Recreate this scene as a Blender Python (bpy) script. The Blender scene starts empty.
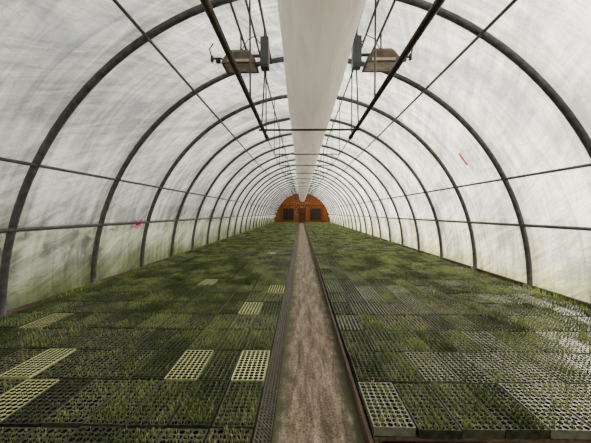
import bpy, math, random
import numpy as np
from mathutils import Vector, Matrix
random.seed(7)
rng = np.random.default_rng(7)
CX = 0.15           # tunnel centre line
A, B = 4.3, 4.5     # arch half width, height
Y0, Y1 = -3.3, 46.2
SP = 1.83
HC = 1.5            # camera height
scene = bpy.context.scene

# ------------------------------------------------------------ helpers
def link(o, parent=None):
    scene.collection.objects.link(o)
    if parent: o.parent = parent
    return o
def empty(name, loc=(0,0,0)):
    e = bpy.data.objects.new(name, None); e.location = loc
    e.empty_display_size = .2
    return link(e)
class MB:
    def __init__(s): s.v=[]; s.f=[]; s.m=[]
    def add(s, v, f, mi=0):
        o=len(s.v); s.v+= [tuple(p) for p in v]
        s.f += [tuple(i+o for i in q) for q in f]; s.m += [mi]*len(f)
    def box(s, c, d, mi=0, rot=None):
        hx,hy,hz=[k/2 for k in d]
        vs=[Vector((x,y,z)) for x in(-hx,hx) for y in(-hy,hy) for z in(-hz,hz)]
        if rot: vs=[rot@p for p in vs]
        vs=[p+Vector(c) for p in vs]
        s.add(vs,[(0,1,3,2),(4,6,7,5),(0,4,5,1),(2,3,7,6),(0,2,6,4),(1,5,7,3)],mi)
    def tube(s, pts, r, n=10, mi=0, cap=True):
        pts=[Vector(p) for p in pts]; vs=[]; fs=[]
        for i,p in enumerate(pts):
            t=(pts[min(i+1,len(pts)-1)]-pts[max(i-1,0)]).normalized()
            up=Vector((0,0,1)) if abs(t.z)<.9 else Vector((0,1,0))
            if len(pts)>6 and abs(t.y)<.01: up=Vector((0,1,0))
            a=t.cross(up).normalized(); b=t.cross(a).normalized()
            for k in range(n):
                an=2*math.pi*k/n
                vs.append(p+a*math.cos(an)*r+b*math.sin(an)*r)
        for i in range(len(pts)-1):
            for k in range(n):
                k2=(k+1)%n
                fs.append((i*n+k,i*n+k2,(i+1)*n+k2,(i+1)*n+k))
        if cap:
            fs.append(tuple(range(n))); fs.append(tuple((len(pts)-1)*n+k for k in reversed(range(n))))
        s.add(vs,fs,mi)
    def obj(s, name, mats, parent=None, smooth=False, loc=None):
        me=bpy.data.meshes.new(name); me.from_pydata(s.v,[],s.f); 
        for m in mats: me.materials.append(m)
        me.polygons.foreach_set('material_index', s.m)
        if smooth: me.polygons.foreach_set('use_smooth',[True]*len(me.polygons))
        me.update()
        o=bpy.data.objects.new(name,me)
        if loc: o.location=loc
        return link(o,parent)

def mat(name):
    m=bpy.data.materials.new(name); m.use_nodes=True
    nt=m.node_tree; nt.nodes.clear()
    out=nt.nodes.new('ShaderNodeOutputMaterial')
    return m,nt,out
def N(nt,t,**kw):
    n=nt.nodes.new(t)
    for k,v in kw.items():
        if k in n.inputs: n.inputs[k].default_value=v
        else: setattr(n,k,v)
    return n
def ramp(nt, fac, stops):
    r=nt.nodes.new('ShaderNodeValToRGB'); nt.links.new(fac,r.inputs[0])
    e=r.color_ramp.elements
    while len(e)<len(stops): e.new(.5)
    for el,(p,c) in zip(e,stops): el.position=p; el.color=(*c,1)
    return r
def noisy(name, c1, c2, scale=8, rough=.6, metal=0, stretch=(1,1,1), bump=0, detail=6, spec=.5, lo=.35, hi=.65, transl=0):
    m,nt,out=mat(name)
    tc=N(nt,'ShaderNodeTexCoord'); mp=N(nt,'ShaderNodeMapping'); mp.inputs['Scale'].default_value=stretch
    nt.links.new(tc.outputs['Object'],mp.inputs[0])
    n=N(nt,'ShaderNodeTexNoise',Scale=scale,Detail=detail); nt.links.new(mp.outputs[0],n.inputs['Vector'])
    r=ramp(nt,n.outputs['Fac'],[(lo,c1),(hi,c2)])
    b=N(nt,'ShaderNodeBsdfPrincipled',Roughness=rough,Metallic=metal); b.inputs['Specular IOR Level'].default_value=spec
    nt.links.new(r.outputs[0],b.inputs['Base Color'])
    if bump:
        bp=N(nt,'ShaderNodeBump',Strength=bump,Distance=.02); nt.links.new(n.outputs['Fac'],bp.inputs['Height']); nt.links.new(bp.outputs[0],b.inputs['Normal'])
    if transl:
        t=N(nt,'ShaderNodeBsdfTranslucent'); nt.links.new(r.outputs[0],t.inputs[0])
        x=N(nt,'ShaderNodeMixShader'); x.inputs[0].default_value=transl
        nt.links.new(b.outputs[0],x.inputs[1]); nt.links.new(t.outputs[0],x.inputs[2]); nt.links.new(x.outputs[0],out.inputs[0])
    else:
        nt.links.new(b.outputs[0],out.inputs[0])
    return m

# ------------------------------------------------------------ materials
M_steel=noisy('galvanised_steel',(.055,.055,.062),(.11,.11,.12),12,.5,.3)
M_dark=noisy('dark_pipe',(.03,.022,.02),(.06,.048,.04),10,.5,.3)
M_box=noisy('grey_enamel',(.03,.038,.046),(.06,.07,.08),6,.45)
M_hood=noisy('tan_housing',(.055,.033,.02),(.12,.08,.048),6,.45)
M_wood=noisy('weathered_board',(.05,.032,.02),(.14,.095,.06),5,.8,0,(6,.6,6),.3)
M_soilfloor=noisy('soil_floor',(.03,.025,.018),(.08,.065,.045),6,.95,0,(1,1,1),.5)

def film_material(name,trans,tint,side=False):
    m,nt,out=mat(name)
    L=nt.links.new
    uv=N(nt,'ShaderNodeUVMap')
    mp=N(nt,'ShaderNodeMapping'); mp.inputs['Rotation'].default_value=(0,0,.5)
    L(uv.outputs[0],mp.inputs[0])
    mp1=N(nt,'ShaderNodeMapping'); mp1.inputs['Scale'].default_value=(3.0,.6,1); L(mp.outputs[0],mp1.inputs[0])
    n1=N(nt,'ShaderNodeTexNoise',Scale=1.2,Detail=8,Roughness=.58,Distortion=1.5); L(mp1.outputs[0],n1.inputs['Vector'])
    n2=N(nt,'ShaderNodeTexNoise',Scale=.7,Detail=4); L(uv.outputs[0],n2.inputs['Vector'])
    mp3=N(nt,'ShaderNodeMapping'); mp3.inputs['Scale'].default_value=(.5,3.5,1); mp3.inputs['Rotation'].default_value=(0,0,-.25); L(uv.outputs[0],mp3.inputs[0])
    n3=N(nt,'ShaderNodeTexNoise',Scale=1.0,Detail=7,Distortion=1.4); L(mp3.outputs[0],n3.inputs['Vector'])
    a=N(nt,'ShaderNodeMath',operation='ADD'); L(n1.outputs['Fac'],a.inputs[0]); L(n3.outputs['Fac'],a.inputs[1])
    b=N(nt,'ShaderNodeMath',operation='ADD'); L(a.outputs[0],b.inputs[0]); L(n2.outputs['Fac'],b.inputs[1])
    c=N(nt,'ShaderNodeMath',operation='DIVIDE'); L(b.outputs[0],c.inputs[0]); c.inputs[1].default_value=3
    T=lambda q:tuple(x*y for x,y in zip(q,tint))
    r=ramp(nt,c.outputs[0],[(.41,T((.29,.30,.32))),(.5,T((.60,.60,.59))),(.58,T((.98,.97,.95)))])
    # thin sharp creases
    mp4=N(nt,'ShaderNodeMapping'); mp4.inputs['Scale'].default_value=(1.6,.7,1); mp4.inputs['Rotation'].default_value=(0,0,-.7); L(uv.outputs[0],mp4.inputs[0])
    n4=N(nt,'ShaderNodeTexNoise',Scale=1.5,Detail=2,Roughness=.5,Distortion=2.2); L(mp4.outputs[0],n4.inputs['Vector'])
    c1=N(nt,'ShaderNodeMath',operation='SUBTRACT'); L(n4.outputs['Fac'],c1.inputs[0]); c1.inputs[1].default_value=.5
    c2=N(nt,'ShaderNodeMath',operation='ABSOLUTE'); L(c1.outputs[0],c2.inputs[0])
    rc=ramp(nt,c2.outputs[0],[(.0,(.72,.72,.72)),(.022,(1,1,1))])
    mc=N(nt,'ShaderNodeMix',data_type='RGBA',blend_type='MULTIPLY'); mc.inputs[0].default_value=.8; L(r.outputs[0],mc.inputs[6]); L(rc.outputs[0],mc.inputs[7])
    # film colour darkened in a band along each hoop
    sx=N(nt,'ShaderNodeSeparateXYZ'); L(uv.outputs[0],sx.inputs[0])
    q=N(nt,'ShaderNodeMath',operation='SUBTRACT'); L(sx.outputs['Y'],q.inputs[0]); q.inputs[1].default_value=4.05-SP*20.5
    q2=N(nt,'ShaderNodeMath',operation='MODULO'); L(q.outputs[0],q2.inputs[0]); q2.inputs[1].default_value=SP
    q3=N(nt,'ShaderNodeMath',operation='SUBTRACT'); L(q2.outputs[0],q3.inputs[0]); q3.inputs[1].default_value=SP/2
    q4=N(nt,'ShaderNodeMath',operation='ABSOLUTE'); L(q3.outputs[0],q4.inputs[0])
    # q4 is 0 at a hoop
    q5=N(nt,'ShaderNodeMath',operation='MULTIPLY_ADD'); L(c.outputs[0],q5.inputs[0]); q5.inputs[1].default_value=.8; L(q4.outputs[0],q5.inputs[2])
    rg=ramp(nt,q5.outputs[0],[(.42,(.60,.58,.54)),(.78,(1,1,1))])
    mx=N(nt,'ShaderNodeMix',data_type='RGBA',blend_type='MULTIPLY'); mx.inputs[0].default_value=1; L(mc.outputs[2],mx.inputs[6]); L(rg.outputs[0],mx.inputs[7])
    col=mx.outputs[2]
    if side:  # algae rising from the ground
        ge=N(nt,'ShaderNodeNewGeometry'); sg=N(nt,'ShaderNodeSeparateXYZ'); L(ge.outputs['Position'],sg.inputs[0])
        na_=N(nt,'ShaderNodeTexNoise',Scale=1.3,Detail=6); L(ge.outputs['Position'],na_.inputs['Vector'])
        s1=N(nt,'ShaderNodeMath',operation='MULTIPLY_ADD'); L(na_.outputs['Fac'],s1.inputs[0]); s1.inputs[1].default_value=-1.6; L(sg.outputs['Z'],s1.inputs[2])
        s2=N(nt,'ShaderNodeMath',operation='ADD'); L(s1.outputs[0],s2.inputs[0]); s2.inputs[1].default_value=.7
        ra=ramp(nt,s2.outputs[0],[(0.0,(.66,.70,.40)),(.5,(1,1,.97))])
        mx3=N(nt,'ShaderNodeMix',data_type='RGBA',blend_type='MULTIPLY'); mx3.inputs[0].default_value=.85; L(col,mx3.inputs[6]); L(ra.outputs[0],mx3.inputs[7]); col=mx3.outputs[2]
    bp=N(nt,'ShaderNodeBump',Strength=1,Distance=.15); L(a.outputs[0],bp.inputs['Height'])
    tl=N(nt,'ShaderNodeBsdfTranslucent'); L(col,tl.inputs[0]); L(bp.outputs[0],tl.inputs['Normal'])
    df=N(nt,'ShaderNodeBsdfDiffuse'); df.inputs[0].default_value=(.6,.6,.58,1); L(bp.outputs[0],df.inputs['Normal'])
    tr=N(nt,'ShaderNodeBsdfTransparent')
    gl=N(nt,'ShaderNodeBsdfGlossy',Roughness=.25); L(bp.outputs[0],gl.inputs['Normal'])
    m1=N(nt,'ShaderNodeMixShader'); m1.inputs[0].default_value=.10; L(tl.outputs[0],m1.inputs[1]); L(df.outputs[0],m1.inputs[2])
    m2=N(nt,'ShaderNodeMixShader'); m2.inputs[0].default_value=trans; L(m1.outputs[0],m2.inputs[1]); L(tr.outputs[0],m2.inputs[2])
    m3=N(nt,'ShaderNodeMixShader'); m3.inputs[0].default_value=.03; L(m2.outputs[0],m3.inputs[1]); L(gl.outputs[0],m3.inputs[2])
    L(m3.outputs[0],out.inputs[0])
    return m
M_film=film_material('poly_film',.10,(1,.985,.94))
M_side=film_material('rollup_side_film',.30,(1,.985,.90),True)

def duct_material():
    m,nt,out=mat('duct_film'); L=nt.links.new
    tc=N(nt,'ShaderNodeTexCoord'); mp=N(nt,'ShaderNodeMapping'); mp.inputs['Scale'].default_value=(6,.5,6)
    L(tc.outputs['Object'],mp.inputs[0])
    n=N(nt,'ShaderNodeTexNoise',Scale=1.3,Detail=6,Distortion=.6); L(mp.outputs[0],n.inputs['Vector'])
    r=ramp(nt,n.outputs['Fac'],[(.3,(.84,.80,.77)),(.6,(.97,.94,.92))])
    bp=N(nt,'ShaderNodeBump',Strength=.35,Distance=.04); L(n.outputs['Fac'],bp.inputs['Height'])
    tl=N(nt,'ShaderNodeBsdfTranslucent'); L(r.outputs[0],tl.inputs[0]); L(bp.outputs[0],tl.inputs['Normal'])
    df=N(nt,'ShaderNodeBsdfDiffuse'); L(r.outputs[0],df.inputs[0]); L(bp.outputs[0],df.inputs['Normal'])
    m1=N(nt,'ShaderNodeMixShader'); m1.inputs[0].default_value=.5; L(tl.outputs[0],m1.inputs[1]); L(df.outputs[0],m1.inputs[2])
    L(m1.outputs[0],out.inputs[0]); return m
M_duct=duct_material()

def leaf_material(name,c1,c2,c3):
    m,nt,out=mat(name); L=nt.links.new
    oi=N(nt,'ShaderNodeObjectInfo'); ge=N(nt,'ShaderNodeNewGeometry')
    n=N(nt,'ShaderNodeTexNoise',Scale=1.8,Detail=6,Roughness=.6); L(ge.outputs['Position'],n.inputs['Vector'])
    n_=N(nt,'ShaderNodeMath',operation='MULTIPLY_ADD'); L(n.outputs['Fac'],n_.inputs[0]); n_.inputs[1].default_value=2.2; n_.inputs[2].default_value=-.62
    ad=N(nt,'ShaderNodeMath',operation='MULTIPLY_ADD'); L(oi.outputs['Random'],ad.inputs[0]); ad.inputs[1].default_value=.35; L(n_.outputs[0],ad.inputs[2])
    ad2=N(nt,'ShaderNodeMath',operation='MULTIPLY_ADD'); L(ge.outputs['Random Per Island'],ad2.inputs[0]); ad2.inputs[1].default_value=.3; L(ad.outputs[0],ad2.inputs[2])
    r=ramp(nt,ad2.outputs[0],[(.45,c1),(.8,c2),(1.0,c3)])
    b=N(nt,'ShaderNodeBsdfPrincipled',Roughness=.5); L(r.outputs[0],b.inputs['Base Color']); b.inputs['Specular IOR Level'].default_value=.35
    t=N(nt,'ShaderNodeBsdfTranslucent'); L(r.outputs[0],t.inputs[0])
    x=N(nt,'ShaderNodeMixShader'); x.inputs[0].default_value=.3; L(b.outputs[0],x.inputs[1]); L(t.outputs[0],x.inputs[2])
    L(x.outputs[0],out.inputs[0]); return m
M_leaf=leaf_material('seedling_leaf',(.05,.075,.022),(.125,.17,.05),(.27,.33,.11))
M_leafy=leaf_material('yellowing_leaf',(.17,.21,.05),(.27,.31,.09),(.40,.42,.16))
M_grass=leaf_material('wild_grass',(.14,.25,.03),(.24,.38,.05),(.42,.52,.1))

def tray_mat(name,c1,c2,rough,spec=.4):
    m,nt,out=mat(name); L=nt.links.new
    oi=N(nt,'ShaderNodeObjectInfo')
    tc=N(nt,'ShaderNodeTexCoord'); n=N(nt,'ShaderNodeTexNoise',Scale=25,Detail=4); L(tc.outputs['Object'],n.inputs['Vector'])
    ad=N(nt,'ShaderNodeMath',operation='MULTIPLY_ADD'); L(oi.outputs['Random'],ad.inputs[0]); ad.inputs[1].default_value=.4; L(n.outputs['Fac'],ad.inputs[2])
    r=ramp(nt,ad.outputs[0],[(.4,c1),(.95,c2)])
    b=N(nt,'ShaderNodeBsdfPrincipled',Roughness=rough); b.inputs['Specular IOR Level'].default_value=spec; L(r.outputs[0],b.inputs['Base Color']); L(b.outputs[0],out.inputs[0]); return m
M_tray=tray_mat('black_tray_plastic',(.014,.017,.011),(.075,.083,.052),.45,.3)
M_trayG=tray_mat('sheen_tray_plastic',(.05,.056,.04),(.18,.19,.14),.4,.45)  # grey sky sheen on black tray rims, painted into the base colour
M_trayY=tray_mat('pale_yellow_tray_plastic',(.36,.39,.15),(.56,.58,.30),.55,.3)
M_peat=noisy('peat',(.006,.005,.003),(.022,.017,.011),60,.95,spec=.1)

# ------------------------------------------------------------ world + sun
w=bpy.data.worlds.new('overcast_sky'); scene.world=w; w.use_nodes=True
nt=w.node_tree; nt.nodes.clear(); L=nt.links.new
wo=nt.nodes.new('ShaderNodeOutputWorld'); bg=nt.nodes.new('ShaderNodeBackground'); L(bg.outputs[0],wo.inputs[0])
tc=N(nt,'ShaderNodeTexCoord'); sx=N(nt,'ShaderNodeSeparateXYZ'); L(tc.outputs['Generated'],sx.inputs[0])
r=ramp(nt,sx.outputs['Z'],[(0.0,(.92,.85,.73)),(.15,(1,.95,.85)),(.5,(.78,.80,.82)),(1,(.58,.62,.67))])
SD=Vector((.66,.60,.40)).normalized()
dp=N(nt,'ShaderNodeVectorMath',operation='DOT_PRODUCT'); L(tc.outputs['Generated'],dp.inputs[0]); dp.inputs[1].default_value=SD
g=ramp(nt,dp.outputs['Value'],[(0.2,(0,0,0)),(.8,(.45,.42,.34)),(1,(1,.94,.82))])
sc=N(nt,'ShaderNodeVectorMath',operation='SCALE'); L(g.outputs[0],sc.inputs[0]); sc.inputs['Scale'].default_value=3.8
add=N(nt,'ShaderNodeVectorMath',operation='ADD'); L(r.outputs[0],add.inputs[0]); L(sc.outputs[0],add.inputs[1])
L(add.outputs[0],bg.inputs[0]); bg.inputs[1].default_value=1.42
sl=bpy.data.lights.new('sun','SUN'); sl.energy=7; sl.angle=math.radians(12); sl.color=(1,.93,.78)
so=bpy.data.objects.new('sun',sl); link(so); so.rotation_euler=(-SD).to_track_quat('-Z','Y').to_euler()

# ------------------------------------------------------------ ground
mb=MB()
mb.add([(-60,-25,-.02),(60,-25,-.02),(60,90,-.02),(-60,90,-.02)],[(0,1,2,3)])
mb.obj('grass_ground',[noisy('meadow_ground',(.12,.15,.05),(.30,.31,.14),.8,.9,0,(1,1,1),.3)])
mb=MB(); mb.box((CX,(Y0+Y1)/2,-.03),(2*A,Y1-Y0,.06))
mb.obj('floor',[M_soilfloor])
PL,PR=-.19,.42
def path_material():
    m,nt,out=mat('worn_path'); L=nt.links.new
    tc=N(nt,'ShaderNodeTexCoord'); mp=N(nt,'ShaderNodeMapping'); mp.inputs['Scale'].default_value=(6,.8,1); L(tc.outputs['Object'],mp.inputs[0])
    n=N(nt,'ShaderNodeTexNoise',Scale=2.2,Detail=9,Roughness=.75,Distortion=.4); L(mp.outputs[0],n.inputs['Vector'])
    r=ramp(nt,n.outputs['Fac'],[(.36,(.07,.05,.033)),(.5,(.19,.145,.10)),(.64,(.38,.315,.235))])
    n2=N(nt,'ShaderNodeTexNoise',Scale=60,Detail=4); L(tc.outputs['Object'],n2.inputs['Vector'])
    mx=N(nt,'ShaderNodeMix',data_type='RGBA',blend_type='MULTIPLY'); mx.inputs[0].default_value=.8
    r2=ramp(nt,n2.outputs['Fac'],[(.38,(.38,.35,.31)),(.56,(1,1,1))])
    L(r.outputs[0],mx.inputs[6]); L(r2.outputs[0],mx.inputs[7])
    sx=N(nt,'ShaderNodeSeparateXYZ'); L(tc.outputs['Object'],sx.inputs[0])
    s=N(nt,'ShaderNodeMath',operation='SUBTRACT'); L(sx.outputs['X'],s.inputs[0]); s.inputs[1].default_value=(PL+PR)/2
    ab=N(nt,'ShaderNodeMath',operation='ABSOLUTE'); L(s.outputs[0],ab.inputs[0])
    nn=N(nt,'ShaderNodeTexNoise',Scale=6,Detail=6); L(tc.outputs['Object'],nn.inputs['Vector'])
    ma=N(nt,'ShaderNodeMath',operation='MULTIPLY_ADD'); L(nn.outputs['Fac'],ma.inputs[0]); ma.inputs[1].default_value=.3; L(ab.outputs[0],ma.inputs[2])
    r3=ramp(nt,ma.outputs[0],[(.34,(0,0,0)),(.43,(1,1,1))])
    mx2=N(nt,'ShaderNodeMix',data_type='RGBA'); L(r3.outputs[0],mx2.inputs[0]); L(mx.outputs[2],mx2.inputs[6]); mx2.inputs[7].default_value=(.05,.055,.022,1)
    b=N(nt,'ShaderNodeBsdfPrincipled',Roughness=.85); L(mx2.outputs[2],b.inputs['Base Color'])
    bp=N(nt,'ShaderNodeBump',Strength=.4,Distance=.01); L(n2.outputs['Fac'],bp.inputs['Height']); L(bp.outputs[0],b.inputs['Normal'])
    L(b.outputs[0],out.inputs[0]); return m
mb=MB(); mb.box(((PL+PR)/2,(Y0+Y1)/2,.01),(PR-PL,Y1-Y0-.1,.02))
mb.obj('walkway_path',[path_material()])
mb=MB(); y=1.45
while y<Y1-2.5:
    l=2.4; mb.box((.435+random.uniform(-.003,.003),y+l/2,.05),(.022,l-.01,.09)); y+=l
mb.obj('edging_board',[M_wood])
mb=MB(); xa,za,xb,zb=-.285,.118,-.2,.022
yy0,yy1=-1.3,44.5
for q in range(5):
    f=q/4; mb.box((xa+(xb-xa)*f,(yy0+yy1)/2,za+(zb-za)*f),(.009,yy1-yy0,.009))
y=yy0; ang=math.atan2(zb-za,xb-xa); ln=math.hypot(xb-xa,zb-za); R_=Matrix.Rotation(-ang,3,'Y')
while y<yy1:
    mb.box(((xa+xb)/2,y,(za+zb)/2),(ln,.009,.006),0,R_); y+=.033
mb.obj('perforated_edging_strip',[tray_mat('black_mesh_plastic',(.04,.038,.026),(.11,.10,.07),.5)])

# ------------------------------------------------------------ arch
def arch(t,off=0):
    return (CX-(A+off)*math.cos(t),(B+off)*math.sin(t))
TS=[math.pi*i/56 for i in range(57)]
hoops_y=[4.05+SP*k for k in range(-3,24)]
hoops_y=[y for y in hoops_y if y<Y1]
frame=empty('greenhouse_frame')
for i,y in enumerate(hoops_y):
    mb=MB(); mb.tube([(arch(t)[0],y,arch(t)[1]) for t in TS],.048,10)
    for sgn in(-1,1): mb.box((CX+sgn*A,y,.05),(.14,.14,.1))
    mb.obj('hoop_%d'%(i+1),[M_steel],frame,True)
def t_at_z(z,side):
    t=math.asin(z/B); return t if side<0 else math.pi-t
k=1
for side in(-1,1):
    for z,rr,of in((1.27,.030,-.02),(2.16,.024,-.02),(3.86,.022,-.04),(4.40,.018,-.04)):
        x,zz=arch(t_at_z(z,side),of); mb=MB(); mb.tube([(x,Y0,zz),(x,Y1-.05,zz)],rr,8); mb.obj('purlin_%d'%k,[M_steel],frame,True); k+=1
    mb=MB(); mb.box((CX+side*(A+.0),(Y0+Y1)/2,.06),(.04,Y1-Y0,.1)); mb.obj('base_rail_%d'%(1 if side<0 else 2),[M_wood],frame)
mb=MB(); mb.tube([(CX,Y0,B-.03),(CX,Y1-.05,B-.03)],.03,8); mb.obj('ridge_pipe',[M_steel],frame,True)

# film cover : scalloped between hoops
ys=[]; sub=6
allh=sorted(set(round(q,3) for q in [Y0]+hoops_y+[Y1]))
for a,b in zip(allh[:-1],allh[1:]):
    for j in range(sub): ys.append((a+(b-a)*j/sub, math.sin(math.pi*j/sub)))
ys.append((allh[-1],0))
nt_=96; vs=[];uvs=[]
for (y,s) in ys:
    for i in range(nt_+1):
        t=math.pi*i/nt_; off=.06-.035*s
        x,z=arch(t,off); vs.append((x,y,z)); uvs.append((t*4.4,y))
fs=[];mi=[]
for r_ in range(len(ys)-1):
    for i in range(nt_):
        a=r_*(nt_+1)+i; fs.append((a,a+1,a+nt_+2,a+nt_+1))
        t=math.pi*(i+.5)/nt_; mi.append(1 if B*math.sin(t)<1.27 else 0)
me=bpy.data.meshes.new('film_cover'); me.from_pydata(vs,[],fs)
ul=me.uv_layers.new(name='UVMap')
vi=np.empty(len(me.loops),dtype=np.int32); me.loops.foreach_get('vertex_index',vi)
ul.data.foreach_set('uv',np.array(uvs,dtype=np.float32)[vi].ravel())
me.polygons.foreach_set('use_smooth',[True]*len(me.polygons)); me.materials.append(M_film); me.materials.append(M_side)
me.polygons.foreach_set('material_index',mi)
link(bpy.data.objects.new('greenhouse_film_cover',me))

vs=[(CX,Y0,0)]+[(arch(t,.04)[0],Y0,arch(t,.04)[1]) for t in TS]
me=bpy.data.meshes.new('wall_front'); me.from_pydata(vs,[],[(0,i,i+1) for i in range(1,len(TS))])
ul=me.uv_layers.new(name='UVMap')
for lp in me.loops: ul.data[lp.index].uv=(vs[lp.vertex_index][0],vs[lp.vertex_index][2])
me.materials.append(M_film); link(bpy.data.objects.new('wall_front',me))

# ------------------------------------------------------------ back wall : orange timber
M_or=noisy('orange_stained_timber',(.21,.068,.016),(.25,.085,.021),.6,.75,0,(1,1,.5),0,2,.2)
M_or2=noisy('orange_trim_timber',(.09,.032,.012),(.12,.045,.017),1,.7,spec=.2)
M_glass=noisy('dark_glass',(.015,.012,.01),(.03,.024,.02),2,.3,spec=.3)
mb=MB(); pw=.2
x=CX-A
while x<CX+A-.01:
    xc=x+pw/2; h=B*math.sqrt(max(0,1-((xc-CX)/A)**2))
    mb.box((xc,Y1,h/2),(pw-.0015,.04,h)); x+=pw
bw=mb.obj('wall_back',[M_or])
mb=MB()
mb.box((CX,Y1-.06,2.65),(2*A*.80,.08,.10))
for xx in(-3.2,3.2): mb.box((CX+xx,Y1-.05,1.3),(.1,.08,2.6))
mb.obj('trim_1',[M_or2],bw)
for i,xx in enumerate((-2.1,2.1)):
    mb=MB(); cx=CX+xx; yy=Y1-.06
    mb.box((cx,yy,1.3),(1.6,.04,1.7),1)
    for dx in(-.82,0,.82): mb.box((cx+dx,yy-.04,1.3),(.06,.05,1.85),0)
    for dz in(-.89,.35,.89): mb.box((cx,yy-.04,1.3+dz),(1.7,.05,.06),0)
    mb.obj('window_%d'%(i+1),[M_or2,M_glass])
mb=MB(); yy=Y1-.07
mb.box((CX,yy,1.08),(.95,.05,2.1),0)
for dx in(-.52,.52): mb.box((CX+dx,yy-.02,1.13),(.1,.08,2.2),1)
mb.box((CX,yy-.02,2.2),(1.14,.08,.1),1)
for dz in(.35,1.05,1.75): mb.box((CX,yy-.035,dz),(.9,.03,.12),1)
mb.box((CX,yy-.035,1.4),(.5,.02,.45),2)
mb.tube([(CX+.38,yy-.04,1.0),(CX+.38,yy-.1,1.0),(CX+.28,yy-.1,1.0)],.015,6,2)
mb.obj('door_1',[M_or2,M_or2,M_glass])

# ------------------------------------------------------------ ventilation duct
dc=(.18,HC+1.95); R=.40
mb=MB(); n=40; vs=[];fs=[]
yy=np.arange(Y0+.4,41,.305)
for i,y in enumerate(yy):
    sag=.015*math.sin(y*2*math.pi/SP)
    for k in range(n):
        an=2*math.pi*k/n
        rr=R*(1+.014*math.sin(5*an+y*.7)+.01*math.sin(9*an-y*1.7))
        x=math.cos(an)*rr; z=math.sin(an)*rr*(.97)
        if an>math.pi/2-.35 and an<math.pi/2+.35: z+=.05*(1-abs(an-math.pi/2)/.35)
        vs.append((dc[0]+x,y,dc[1]+z-sag))
for i in range(len(yy)-1):
    for k in range(n):
        k2=(k+1)%n; fs.append((i*n+k,i*n+k2,(i+1)*n+k2,(i+1)*n+k))
fs.append(tuple(range(n))); fs.append(tuple((len(yy)-1)*n+k for k in reversed(range(n))))
mb.add(vs,fs)
duct=mb.obj('ventilation_duct',[M_duct],None,True)
mb=MB()
for y in hoops_y:
    if y<40:
        for sx_ in(-.06,.06): mb.tube([(dc[0]+sx_,y,dc[1]+R-.01),(dc[0]+sx_*.3,y,B-.03)],.006,5)
mb.obj('hanger_wires',[M_dark],duct)

# ------------------------------------------------------------ pipe pair with cross bars
pp=empty('overhead_pipe_rack')
mb=MB()
for s in(-1,1):
    x=CX+s*.83; mb.tube([(x,Y0+.3,HC+1.5),(x,6.0,HC+1.5)],.032,10)
    mb.tube([(x,5.9,HC+1.5),(x,6.05,HC+1.5)],.042,10)
mb.tube([(CX-.9,5.35,HC+1.47),(CX+.9,5.35,HC+1.47)],.020,8)
mb.obj('pipes',[M_dark],pp,True)
mb=MB()
for s in(-1,1):
    x=CX+s*.83; zt=B*math.sqrt(1-(.83/A)**2)
    for y in (hoops_y[1],hoops_y[3],hoops_y[4]):
        mb.tube([(x,y,HC+1.5),(x,y,zt)],.013,6)
    mb.tube([(x,6.0,HC+1.5),(x,40,HC+1.5)],.012,6)
for y in hoops_y[5:22]:
    mb.tube([(CX-.83,y,HC+1.5),(CX+.83,y,HC+1.5)],.014,6)
    for s in(-1,1): mb.tube([(CX+s*.83,y,HC+1.5),(CX+s*.83,y,B*math.sqrt(1-(.83/A)**2))],.01,5)
mb.obj('hangers',[M_dark],pp,True)

# ------------------------------------------------------------ grow lights
M_lens=noisy('lamp_glass',(.38,.32,.27),(.6,.54,.48),8,.15)
def grow_light(s):
    root=empty('grow_light',(CX+s*1.1,4.8,HC+2.38)); 
    mb=MB()
    w1,d1,w2,d2,h=.17,.15,.27,.18,.15
    def ring(wx,dy,z): return [(-wx,-dy,z),(wx,-dy,z),(wx,dy,z),(-wx,dy,z)]
    vs=ring(w1*.8,d1*.8,h*.9)+ring(w1,d1,h*.6)+ring(w2*.9,d2*.9,-.01)+ring(w2,d2,-.09)+ring(w2*.86,d2*.84,-.09)
    fs=[(3,2,1,0)]
    for k in range(4):
        for q in range(4):
            q2=(q+1)%4; fs.append((k*4+q,k*4+q2,(k+1)*4+q2,(k+1)*4+q))
    mb.add(vs,fs,0)
    mb.add(ring(w2*.86,d2*.84,-.085),[(0,1,2,3)],1)
    mb.box((0,-d2-.0,-.055),(w2*1.3,.012,.04),1)
    for q in range(-3,4): mb.box((q*.04,0,h*.92),(.008,.2,.04),0)
    mb.obj('hood',[M_hood,M_lens],root)
    mb=MB()
    mb.box((-s*.38,0,.13),(.13,.16,.46),0); mb.box((-s*.38,-.085,.13),(.10,.015,.4),0)
    mb.box((-s*.38,0,.375),(.05,.05,.05),0)
    mb.tube([(-s*.33,0,.1),(-s*.2,0,.10),(-s*.1,0,.10)],.025,8)
    mb.obj('ballast_box',[M_box],root)
    mb=MB()
    zt=B*math.sqrt(1-(1.1/A)**2)-(HC+2.38)
    mb.tube([(0,-.0,.12),(0,0,zt-.02)],.014,6)
    mb.box((s*.36,0,.03),(.07,.05,.07)); mb.box((s*.46,0,.06),(.035,.05,.09))
    mb.tube([(s*.2,0,.0),(s*.32,-.02,.06),(s*.46,-.02,.05)],.016,6)
    mb.tube([(s*.46,0,.06),(s*.5,0,.22),(s*.44,0,.3)],.012,6)
    mb.tube([(-s*.38,0,.38),(-s*.38,0,zt+.04)],.018,6)
    mb.tube([(-s*.38,0,-.1),(-s*.36,.05,-.3),(-s*.29,.3,-.85)],.012,6)
    mb.tube([(-s*.3,0,.3),(-s*.22,.02,.42),(-s*.1,.02,.36),(s*.02,.0,.13)],.008,6)
    mb.tube([(0,-.75,zt-.02),(0,1.07,zt-.02)],.02,8)
    mb.tube([(-s*.38,-.75,zt+.04),(-s*.38,1.07,zt+.04)],.02,8)
    mb.obj('bracket',[M_dark],root,True)
grow_light(-1); grow_light(1)

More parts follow.
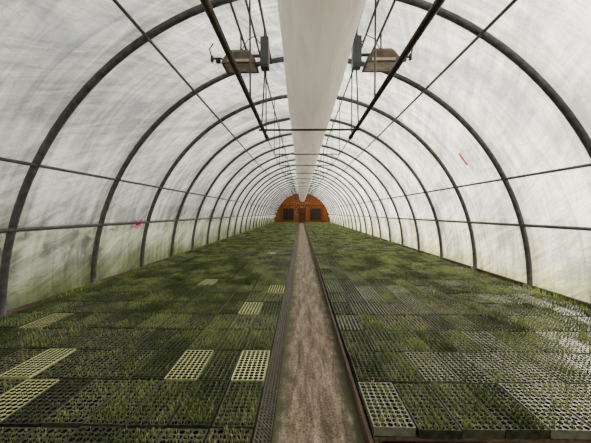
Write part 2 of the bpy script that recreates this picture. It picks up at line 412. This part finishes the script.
# ------------------------------------------------------------ trays
TW,TL,TH=.28,.54,.065
NX,NY=6,12
def make_tray(mats, dens, hmin, hmax, leafmat=2, blades=3, rr=.8):
    mb=MB(); w,l=TW-.010,TL-.028
    cw,cl=(w-.012)/NX,(l-.012)/NY
    x0,y0=-(w-.012)/2,-(l-.012)/2
    ph=random.uniform(0,6)
    for i in range(NX):
        for j in range(NY):
            cx=x0+(i+.5)*cw; cy=y0+(j+.5)*cl
            hx,hy=cw/2,cl/2
            o=[(cx-hx,cy-hy,0),(cx,cy-hy,0),(cx+hx,cy-hy,0),(cx+hx,cy,0),(cx+hx,cy+hy,0),(cx,cy+hy,0),(cx-hx,cy+hy,0),(cx-hx,cy,0)]
            inn=[(cx+hx*rr*math.cos(a),cy+hy*rr*math.sin(a),0) for a in [math.radians(225+45*q) for q in range(8)]]
            bot=[(cx+(p[0]-cx)*.85,cy+(p[1]-cy)*.85,-.022) for p in inn]
            mb.add(o+inn,[(q,(q+1)%8,8+(q+1)%8,8+q) for q in range(8)],0)
            mb.add(inn+bot,[(q,(q+1)%8,8+(q+1)%8,8+q) for q in range(8)],1)
            mb.add(bot,[tuple(range(8))],1)
            vig=.75+.45*math.sin(cx*19+ph)*math.sin(cy*13+ph*2)   # patchy germination
            if random.random()<dens:
                for bl in range(max(1,int(random.randint(max(1,blades-2),blades+2)*(vig+.25)))):
                    an=random.uniform(0,6.283); h=random.uniform(hmin,hmax)*(.6+.5*vig); lean=random.uniform(.15,.9)*h; bw=random.uniform(.0022,.0042)
                    dx,dy=math.cos(an),math.sin(an); px,py=-dy*bw,dx*bw
                    bx=cx+random.uniform(-.010,.010); by=cy+random.uniform(-.010,.010)
                    mb.add([(bx-px*.5,by-py*.5,-.018),(bx+px*.5,by+py*.5,-.018),
                            (bx+dx*lean*.35+px,by+dy*lean*.35+py,h*.6),(bx+dx*lean*.35-px,by+dy*lean*.35-py,h*.6),
                            (bx+dx*lean,by+dy*lean,h)],[(0,1,2,3),(3,2,4)],leafmat)
    W,Lh=w/2,l/2
    a=[(-W,-Lh,.003),(W,-Lh,.003),(W,Lh,.003),(-W,Lh,.003)]; b=[(-W+.006,-Lh+.006,.001),(W-.006,-Lh+.006,.001),(W-.006,Lh-.006,.001),(-W+.006,Lh-.006,.001)]
    c=[(x*.97,y*.985,-.058) for x,y,z in a]
    mb.add(a+b,[(q,(q+1)%4,4+(q+1)%4,4+q) for q in range(4)],0)
    mb.add(a+c,[(q,4+q,4+(q+1)%4,(q+1)%4) for q in range(4)],0)
    me=bpy.data.meshes.new('seedling_tray'); me.from_pydata(mb.v,[],mb.f)
    for m in mats: me.materials.append(m)
    me.polygons.foreach_set('material_index',mb.m); me.update()
    return bpy.data.objects.new('seedling_tray',me)
coll=bpy.data.collections.new('seedling_trays')
specs=[([M_tray,M_peat,M_leaf],1,.015,.045,10,.85),
       ([M_tray,M_peat,M_leaf],.98,.012,.036,8,.85),
       ([M_tray,M_peat,M_leaf],.95,.01,.03,6,.85),
       ([M_tray,M_peat,M_leaf],.8,.008,.024,5,.85),
       ([M_trayG,M_peat,M_leaf],.9,.01,.028,6,.88),
       ([M_tray,M_peat,M_leafy],.9,.012,.034,5,.85),
       ([M_trayY,M_peat,M_leafy],.15,.005,.015,1,.92),
       ([M_tray,M_peat,M_leaf],1,.03,.085,12,.85),
       ([M_tray,M_peat,M_leaf],1,.012,.04,9,.85)]
for ms,d,a,b_,bl,rr in specs: coll.objects.link(make_tray(ms,d,a,b_,2,bl,rr))

ng=bpy.data.node_groups.new('place_trays','GeometryNodeTree')
ng.interface.new_socket('Geometry',in_out='INPUT',socket_type='NodeSocketGeometry')
ng.interface.new_socket('Geometry',in_out='OUTPUT',socket_type='NodeSocketGeometry')
gi=ng.nodes.new('NodeGroupInput'); go=ng.nodes.new('NodeGroupOutput')
ci=ng.nodes.new('GeometryNodeCollectionInfo'); ci.inputs['Collection'].default_value=coll
ci.inputs['Separate Children'].default_value=True; ci.inputs['Reset Children'].default_value=True
ip=ng.nodes.new('GeometryNodeInstanceOnPoints'); ip.inputs['Pick Instance'].default_value=True
na=ng.nodes.new('GeometryNodeInputNamedAttribute'); na.data_type='INT'; na.inputs['Name'].default_value='variant'
nr=ng.nodes.new('GeometryNodeInputNamedAttribute'); nr.data_type='FLOAT_VECTOR'; nr.inputs['Name'].default_value='rot'
ng.links.new(gi.outputs[0],ip.inputs['Points']); ng.links.new(ci.outputs[0],ip.inputs['Instance'])
def aout(n): return [o for o in n.outputs if o.enabled and o.name=='Attribute'][0]
ng.links.new(aout(na),ip.inputs['Instance Index']); ng.links.new(aout(nr),ip.inputs['Rotation'])
ng.links.new(ip.outputs[0],go.inputs[0])

ZT=.125; HT=HC-ZT
yellow_px=[(180,380),(240,380),(248,315),(30,328),(8,374),(275,290),(203,282),(2,402)]
yel=[((px-301)/(py-213)*HT,300*HT/(py-213)) for px,py in yellow_px]
pale=[((px-301)/(py-213)*HT,300*HT/(py-213)) for px,py in [(405,327),(425,327),(272,298),(145,291),(250,268)]]
def hval(x,y):
    return .5+.22*math.sin(x*1.3+y*.6)+.18*math.sin(x*.5-y*.9+2)+.12*math.sin(x*2.9+y*1.7)
def bed(side,xin,xout,ystart):
    pts=[];var=[];rot=[]
    nc=int(round(abs(xout-xin)/TW)); sgn=1 if xout>xin else -1
    nrw=int((Y1-1.2-ystart)/TL)
    for r_ in range(nrw):
        for c in range(nc):
            x=xin+sgn*(c+.5)*TW; y=ystart+(r_+.5)*TL
            v=hval(x,y)+random.uniform(-.25,.25)
            if v>1.0: k=7 if random.random()<.4 else 0
            elif v>.55: k=0 if random.random()<.5 else 8
            elif v>.3: k=1
            elif v>.1: k=2
            else: k=3
            if random.random()<.02: k=5
            if side>0 and y<6 and random.random()<.18: k=4
            if side>0 and y<3.2 and random.random()<.28: k=4
            if side<0 and y<3.2 and random.random()<.2: k=3
            if y>7 and random.random()<.003: k=6
            for (a,b_) in yel:
                if abs(a-x)<TW/2 and abs(b_-y)<TL/2: k=6
            for (a,b_) in pale:
                if abs(a-x)<TW/2 and abs(b_-y)<TL/2: k=5
            pts.append((x+random.uniform(-.003,.003),y+random.uniform(-.008,.008),ZT+random.uniform(-.004,.006))); var.append(k)
            rot.append((random.uniform(-.012,.012),random.uniform(-.012,.012),random.uniform(-.012,.012)+(math.pi if random.random()<.5 else 0)))
    me=bpy.data.meshes.new('seedling_tray_bed'); me.from_pydata(pts,[],[])
    at=me.attributes.new('variant','INT','POINT'); at.data.foreach_set('value',var)
    at=me.attributes.new('rot','FLOAT_VECTOR','POINT'); at.data.foreach_set('vector',np.array(rot,dtype=np.float32).ravel())
    o=link(bpy.data.objects.new('seedling_tray_bed',me))
    md=o.modifiers.new('trays','NODES'); md.node_group=ng
    return nrw*TL
ysR=1.87; ysL=ysR-6*TL
NC=13
lenL=bed(-1,-.30,-.30-NC*TW,ysL)
lenR=bed(1,.46,.46+NC*TW,ysR)
for nm,x0,x1,ys_,ln in(('tray_bench',-.30-NC*TW,-.31,ysL,lenL),('tray_bench',.455,.46+NC*TW,ysR+.02,lenR)):
    mb=MB(); xc=(x0+x1)/2; ww=x1-x0
    nb=int(ln/.27)
    for i in range(nb+1): mb.box((xc,ys_+.03+i*(ln-.06)/nb,.052),(ww-.02,.06,.02))
    for q in range(6): mb.box((x0+.04+q*(ww-.08)/5,ys_+ln/2,.021),(.05,ln,.04))
    mb.obj(nm,[M_wood])

# ------------------------------------------------------------ wild grass along the side walls, outside and inside
def grass(name,xf,n,hm,y0=-2,y1=46,m=M_grass):
    mb=MB()
    for i in range(n):
        x=xf(); y=y0+(y1-y0)*random.random()**1.6
        cl=.5+.5*math.sin(y*2.1)*math.sin(y*.7+1)
        h=random.uniform(.3,1)*hm*(.4+cl); an=random.uniform(0,6.28); lean=h*random.uniform(.1,.6); bw=random.uniform(.004,.009)
        dx,dy=math.cos(an),math.sin(an); px,py=-dy*bw,dx*bw
        mb.add([(x-px,y-py,-.01),(x+px,y+py,-.01),(x+dx*lean*.35+px,y+dy*lean*.35+py,h*.6),(x+dx*lean*.35-px,y+dy*lean*.35-py,h*.6),(x+dx*lean,y+dy*lean,h)],[(0,1,2,3),(3,2,4)])
    mb.obj(name,[m])
grass('weed_strip',lambda:CX-A+random.uniform(.1,.30),9000,.18)
grass('weed_strip',lambda:CX+A-random.uniform(.1,.30),7000,.14)
grass('outside_grass',lambda:CX-A-random.uniform(.15,1.4),20000,.7)
grass('outside_grass',lambda:CX+A+random.uniform(.15,1.2),10000,.35)
def shrub_row(name,xs,y0,y1,step,hmin,hmax):
    mb=MB(); y=y0
    while y<y1:
        h=random.uniform(hmin,hmax); cx=xs+random.uniform(-.4,.4); wv=h*.55
        mb.tube([(cx,y,-.02),(cx+.03,y,h*.5)],.05*h,6,1)
        for q in range(420):
            a=random.uniform(0,6.283); b=random.uniform(-.9,1.5); rr=random.uniform(.75,1)
            p=Vector((cx+math.cos(a)*math.cos(b)*wv*rr,y+math.sin(a)*math.cos(b)*wv*rr,h*.55+math.sin(b)*h*.45*rr))
            u=Vector((random.uniform(-1,1),random.uniform(-1,1),random.uniform(-1,1))).normalized(); v=u.orthogonal().normalized()
            s=.10*h
            mb.add([p-u*s,p+v*s*.5,p+u*s,p-v*s*.5],[(0,1,2,3)],0)
        y+=step*h
    mb.obj(name,[leaf_material(name+'_leaf',(.06,.10,.025),(.10,.16,.04),(.18,.23,.07)),M_wood])
shrub_row('hedgerow',CX-A-12,-10,70,.9,1.8,2.6)
shrub_row('garden_shrub',CX-A-.95,3.2,9,2.2,.8,1.1)

# ------------------------------------------------------------ ribbons caught on the film
M_pink=noisy('magenta_tape',(.75,.03,.3),(.9,.1,.45),10,.5,transl=.5)
M_red=noisy('red_tape',(.8,.05,.04),(.9,.12,.08),10,.5,transl=.6)
def ribbon(name,side,z,y,m,pts,wd,off=0):
    mb=MB()
    def P(u,v):
        tt=t_at_z(z+v,side); a,b_=arch(tt,off); return Vector((a,y+u,b_))
    for strip in pts:
        for (u0,v0),(u1,v1) in zip(strip[:-1],strip[1:]):
            d=Vector((u1-u0,v1-v0)).normalized(); nx,ny=-d.y*wd,d.x*wd
            mb.add([P(u0-nx,v0-ny),P(u0+nx,v0+ny),P(u1+nx,v1+ny),P(u1-nx,v1-ny)],[(0,1,2,3)])
    mb.obj(name,[m])
yl=300*4.0/166
ribbon('magenta_tape_bow',-1,1.25,yl,M_pink,[[(-.25,-.02),(-.1,.03),(0,0),(.1,.08),(.22,.02)],[(-.1,-.1),(0,0),(.05,-.13)],[(-.2,.08),(0,0),(.2,-.08)]],.03)
ribbon('magenta_tape_bow',-1,1.15,yl-.95,M_pink,[[(-.08,-.02),(0,.02),(.08,-.03)]],.012)
ribbon('red_tape_strip',1,2.68,300*3.62/161,M_red,[[(0,-.12),(.02,0),(.0,.14)]],.04)

# ------------------------------------------------------------ camera
cam=bpy.data.cameras.new('camera'); co=link(bpy.data.objects.new('camera',cam))
cam.sensor_width=36; cam.lens=300/591*36; cam.clip_start=.05; cam.clip_end=300
co.location=(0,0,HC); co.rotation_euler=(math.radians(90-1.62),0,math.radians(1.05))
scene.camera=co
